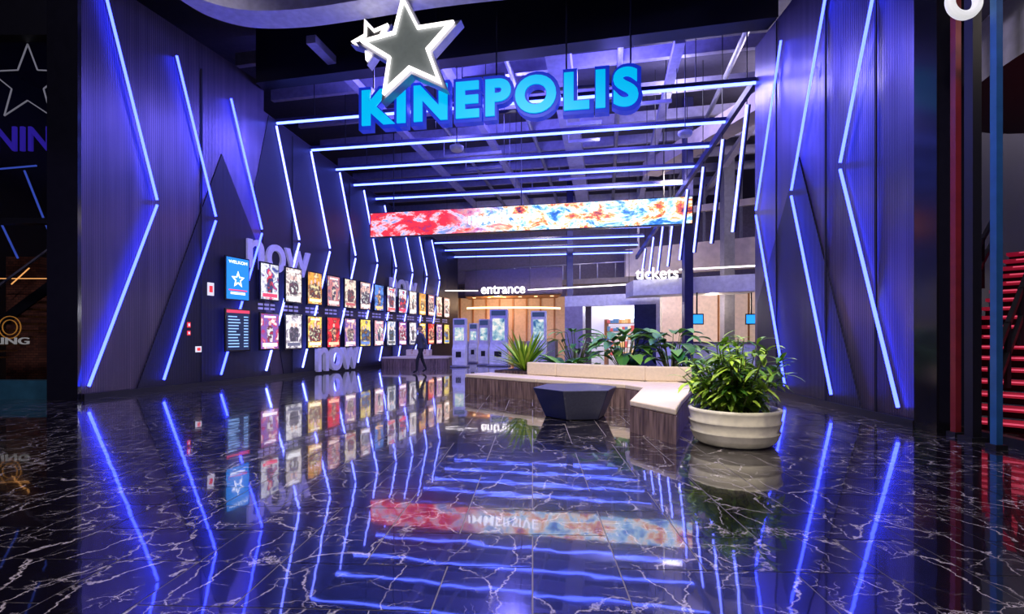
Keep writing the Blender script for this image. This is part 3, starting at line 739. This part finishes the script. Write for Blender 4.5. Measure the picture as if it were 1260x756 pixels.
for s in range(40):
    a=ry(); r0=random.uniform(0,.25); base=pc+Vector((r0*math.cos(a),r0*math.sin(a),.40)); a2=a+random.uniform(-.4,.4); lean=random.uniform(.03,.60); h=random.uniform(.5,1.05)*(1-.5*lean)
    tip=base+Vector((lean*math.cos(a2),lean*math.sin(a2),h)); b.tube(base,tip,.012,.006,stem,6)
    for k in range(30):
        t=random.uniform(.08,1.0); p=base.lerp(tip,t); la=ry(); el=random.uniform(-.2,.9) if t<.9 else random.uniform(.2,1.4)
        lb.leaf(p,Vector((math.cos(la),math.sin(la),el)),random.uniform(.16,.30),random.uniform(.045,.08),random.uniform(.5,1.3))
b.obj('plant_stems',parent=par); lb.obj('plant_leaves',M['leaf'],par)
def agave(name,c,L,n,mat,W=.07,droop=.6,zb=.52,elr=(.3,2.2)):
    lb=LeafB()
    for k in range(n):
        a=k*2.4+random.uniform(-.2,.2); el=random.uniform(*elr)
        lb.leaf(Vector(c)+Vector((.03*math.cos(a),.03*math.sin(a),zb-.02)),Vector((math.cos(a),math.sin(a),el)),L*random.uniform(.7,1.1),W,droop,6,.3)
    lb.obj(name,mat)
agave('agave_plant',(.32,13.0,0),1.1,60,M['leaf'],.08,.4,elr=(.5,2.6))
agave('fern_plant',(1.3,12.7,0),.9,44,M['leafd'],.17,1.1,elr=(.5,1.5))
agave('fern_plant',(2.0,12.4,0),.7,34,M['leaf'],.14,1.2,elr=(.5,1.4))
def broadleaf(name,c,n,L,W,hh,mat=None):
    par=empty(name); b=MB(); lb=LeafB()
    for k in range(n):
        a=ry(); base=Vector(c)+Vector((.05*math.cos(a),.05*math.sin(a),.5)); rr=random.uniform(.15,.45); tip=base+Vector((rr*math.cos(a),rr*math.sin(a),random.uniform(.3,hh)))
        b.tube(base,tip,.012,.008,stem,6); lb.leaf(tip,Vector((math.cos(a),math.sin(a),random.uniform(.1,.9))),L*random.uniform(.7,1.1),W*random.uniform(.7,1.1),1.1,6,.25)
    b.obj('leaf_stalks',parent=par); lb.obj('leaves',mat or M['leafd'],par)
broadleaf('bird_of_paradise_plant',(2.6,11.8,0),36,.76,.30,.95)
broadleaf('bird_of_paradise_plant',(3.5,11.25,0),36,.70,.28,.95)
broadleaf('leafy_shrub',(1.65,13.2,0),30,.42,.15,1.05)

# ---------------- person ----------------
def person(loc,face):
    par=empty('walking_person')
    V=[];E=[];R=[]
    def add(p,r,parent=None):
        V.append(p);R.append(r)
        if parent is not None: E.append((parent,len(V)-1))
        return len(V)-1
    pel=add((0,0,.95),(.15,.12))
    ab=add((.01,0,1.12),(.14,.11),pel); ch=add((.02,0,1.33),(.17,.12),ab); nb=add((.02,0,1.46),(.08,.07),ch); nk=add((.03,0,1.56),(.05,.05),nb)
    hands=[]
    for sgn,sw in((1,.16),(-1,-.16)):
        hip=add((.0,sgn*.09,.90),(.095,.095),pel); kn=add((sw*.9+.05,sgn*.095,.50),(.065,.065),hip); an=add((sw*1.5-.02,sgn*.095,.10 if sw>0 else .14),(.042,.042),kn); add((sw*1.5+.14,sgn*.10,.04 if sw>0 else .05),(.038,.032),an)
        sh=add((.02,sgn*.19,1.41),(.065,.06),ch); el=add((-sw*.5,sgn*.24,1.13),(.048,.048),sh); wr=add((-sw*.9+.08,sgn*.23,.90),(.03,.03),el); pa=add((-sw*1.0+.1,sgn*.23,.82),(.038,.02),wr)
        hands.append((V[pa],sgn))
    me=bpy.data.meshes.new('body'); me.from_pydata(V,E,[]); o=bpy.data.objects.new('body',me); scene.collection.objects.link(o)
    sk=o.modifiers.new('s','SKIN'); 
    for i,sv in enumerate(me.skin_vertices[0].data): sv.radius=R[i]; sv.use_root=(i==0)
    ss=o.modifiers.new('ss','SUBSURF'); ss.levels=2; ss.render_levels=2
    dg=bpy.context.evaluated_depsgraph_get(); dg.update(); m2=bpy.data.meshes.new_from_object(o.evaluated_get(dg)); bpy.data.objects.remove(o)
    jk=pm('jacket',(.06,.07,.13),.7); tr=pm('trousers',(.012,.012,.02),.8); skn=pm('skin',(.6,.38,.28),.5); hr=pm('hair',(.10,.06,.035),.6)
    m2.materials.clear()
    for m in(jk,tr,skn,pm('shoes',(.01,.01,.01),.3)): m2.materials.append(m)
    for p in m2.polygons:
        z=p.center.z; y=abs(p.center.y); p.use_smooth=True
        if z>1.50: p.material_index=2
        elif z<.09: p.material_index=3
        elif y>.185 and z<.89: p.material_index=2
        elif z<.93: p.material_index=1
        else: p.material_index=0
    body=bpy.data.objects.new('body',m2); scene.collection.objects.link(body); body.parent=par
    fb=MB()
    for (p,s) in hands:
        p=Vector(p)
        for k in range(4):
            a=p+Vector((-.025+k*.017,0,-.03)); L=(.06,.07,.066,.05)[k]; m=a+Vector((.004,0,-L*.55)); fb.tube(a,m,.008,.0075,skn,6); fb.tube(m,m+Vector((.014,-s*.012,-L*.45)),.0075,.006,skn,6)
        a=p+Vector((.03,0,.02)); m=a+Vector((.022,-s*.01,-.03)); fb.tube(a,m,.009,.008,skn,6); fb.tube(m,m+Vector((.004,0,-.03)),.008,.006,skn,6)
    fb.obj('fingers',parent=par)
    bm=bmesh.new(); bmesh.ops.create_uvsphere(bm,u_segments=24,v_segments=18,radius=1)
    for v in bm.verts:
        x,y,z=v.co; jaw=1-.28*max(0,-z); v.co=Vector((x*.095*jaw,y*.075*jaw,z*.118))
        if x>.93 and -.35<z<.05: v.co.x+=.018
    me=bpy.data.meshes.new('head'); bm.to_mesh(me); bm.free(); me.materials.append(skn)
    for p in me.polygons:p.use_smooth=True
    h=bpy.data.objects.new('head',me); h.location=(.045,0,1.655); scene.collection.objects.link(h); h.parent=par
    bm=bmesh.new(); bmesh.ops.create_uvsphere(bm,u_segments=24,v_segments=18,radius=1)
    bmesh.ops.delete(bm,geom=[v for v in bm.verts if v.co.z<.25 and v.co.x>-.05 or v.co.z<-.45],context='VERTS')
    for v in bm.verts: x,y,z=v.co; v.co=Vector((x*.106-.004,y*.085,z*.127))
    me=bpy.data.meshes.new('hair'); bm.to_mesh(me); bm.free(); me.materials.append(hr)
    h=bpy.data.objects.new('hair',me); h.location=(.045,0,1.66); scene.collection.objects.link(h); h.parent=par
    b=MB()
    for s in (1,-1):
        b.lathe((.132,s*.03,1.655),[(.001,-.008),(.009,0),(.001,.008)],M['black'],8)
        b.box((.04,s*.078,1.645),.03,.014,.055,skn)
    b.box((.135,0,1.60),.008,.04,.008,pm('lips',(.4,.12,.1),.5)); b.obj('face_features',parent=par)
    par.location=loc; par.rotation_euler=(0,0,face); return par
person(PF(518,459.5),math.radians(215))
# ---------------- lights ----------------
def pt(name,loc,e,col,r=.15,typ='POINT',target=None,size=100,blend=.6):
    l=bpy.data.lights.new(name,typ); l.energy=e; l.color=col; l.shadow_soft_size=r
    if typ=='SPOT': l.spot_size=math.radians(size); l.spot_blend=blend
    o=bpy.data.objects.new(name,l); scene.collection.objects.link(o); o.location=loc
    if target is not None: o.rotation_euler=(Vector(target)-Vector(loc)).to_track_quat('-Z','Y').to_euler()
    return o
pt('mall_fill',(-3,3,9.5),1700,(.85,.75,1),.3,'SPOT',(-10,12.5,6),55)  # unseen spots added to light the front walls and floor
pt('mall_fill',(1,2.5,9.5),800,(.75,.65,1),.3,'SPOT',(6.2,9,5.5),55)
pt('mall_fill',(0,0,9.5),2100,(1,.88,.92),.3,'SPOT',(0,5,0),110)
pt('mall_fill',(-1,7,9.3),1500,(.85,.8,1),.3,'SPOT',(-1,11,0),110)
for x,y in ((-3,15.5),(3,15),(0,18)):
    pt('blue_fill',(x,y,9.0),800,(.20,.18,1),.4)  # unseen points added to spread blue light under the ceiling
pt('furniture_fill',(1.5,7.0,8.2),1900,(1,.84,.66),.2,'SPOT',(2.3,10.8,.4),65)  # added spots that warm the bench and brighten the potted plant
pt('furniture_fill',(1.2,3.5,8.0),1300,(1,.88,.72),.2,'SPOT',(2.75,6.8,.8),26)
pt('lobby_light',(-1,35,3.7),200,(1,.68,.42),.2)
pt('lobby_fill',(0,24,7.5),1300,(1,.87,.9),.4,'SPOT',(0,37,4),80)  # spots added to brighten the far lobby walls, no fixtures built
pt('lobby_fill',(6,19,7.5),1000,(1,.85,.82),.4,'SPOT',(8,28,4.5),80)
pt('shop_light',tuple(S0+su*2+sb*2+up*3.1),260,(1,.95,1),.2)
pt('ticket_light',(9.2,23.5,2.9),220,(1,.8,.6),.2)
pt('tunnel_fill',(3.5,18.5,8.9),1800,(.68,.66,1),.5,'SPOT',(3,26,1),80)  # added fill spot for the tunnel, not a visible fixture
pt('atrium_fill',(9.5,18,9.3),500,(.9,.78,.92),.5)  # points added to lift the upper atrium, placed out of sight
pt('atrium_fill',(5.5,17.5,9.6),350,(.72,.66,1),.5)
pt('bulkhead_fill',(8.2,5.8,6.6),60,(1,.85,.8),.2)  # point added only to brighten the curved bulkhead
w=bpy.data.worlds.new('world'); scene.world=w; w.use_nodes=True
w.node_tree.nodes['Background'].inputs[0].default_value=(.02,.015,.06,1); w.node_tree.nodes['Background'].inputs[1].default_value=1
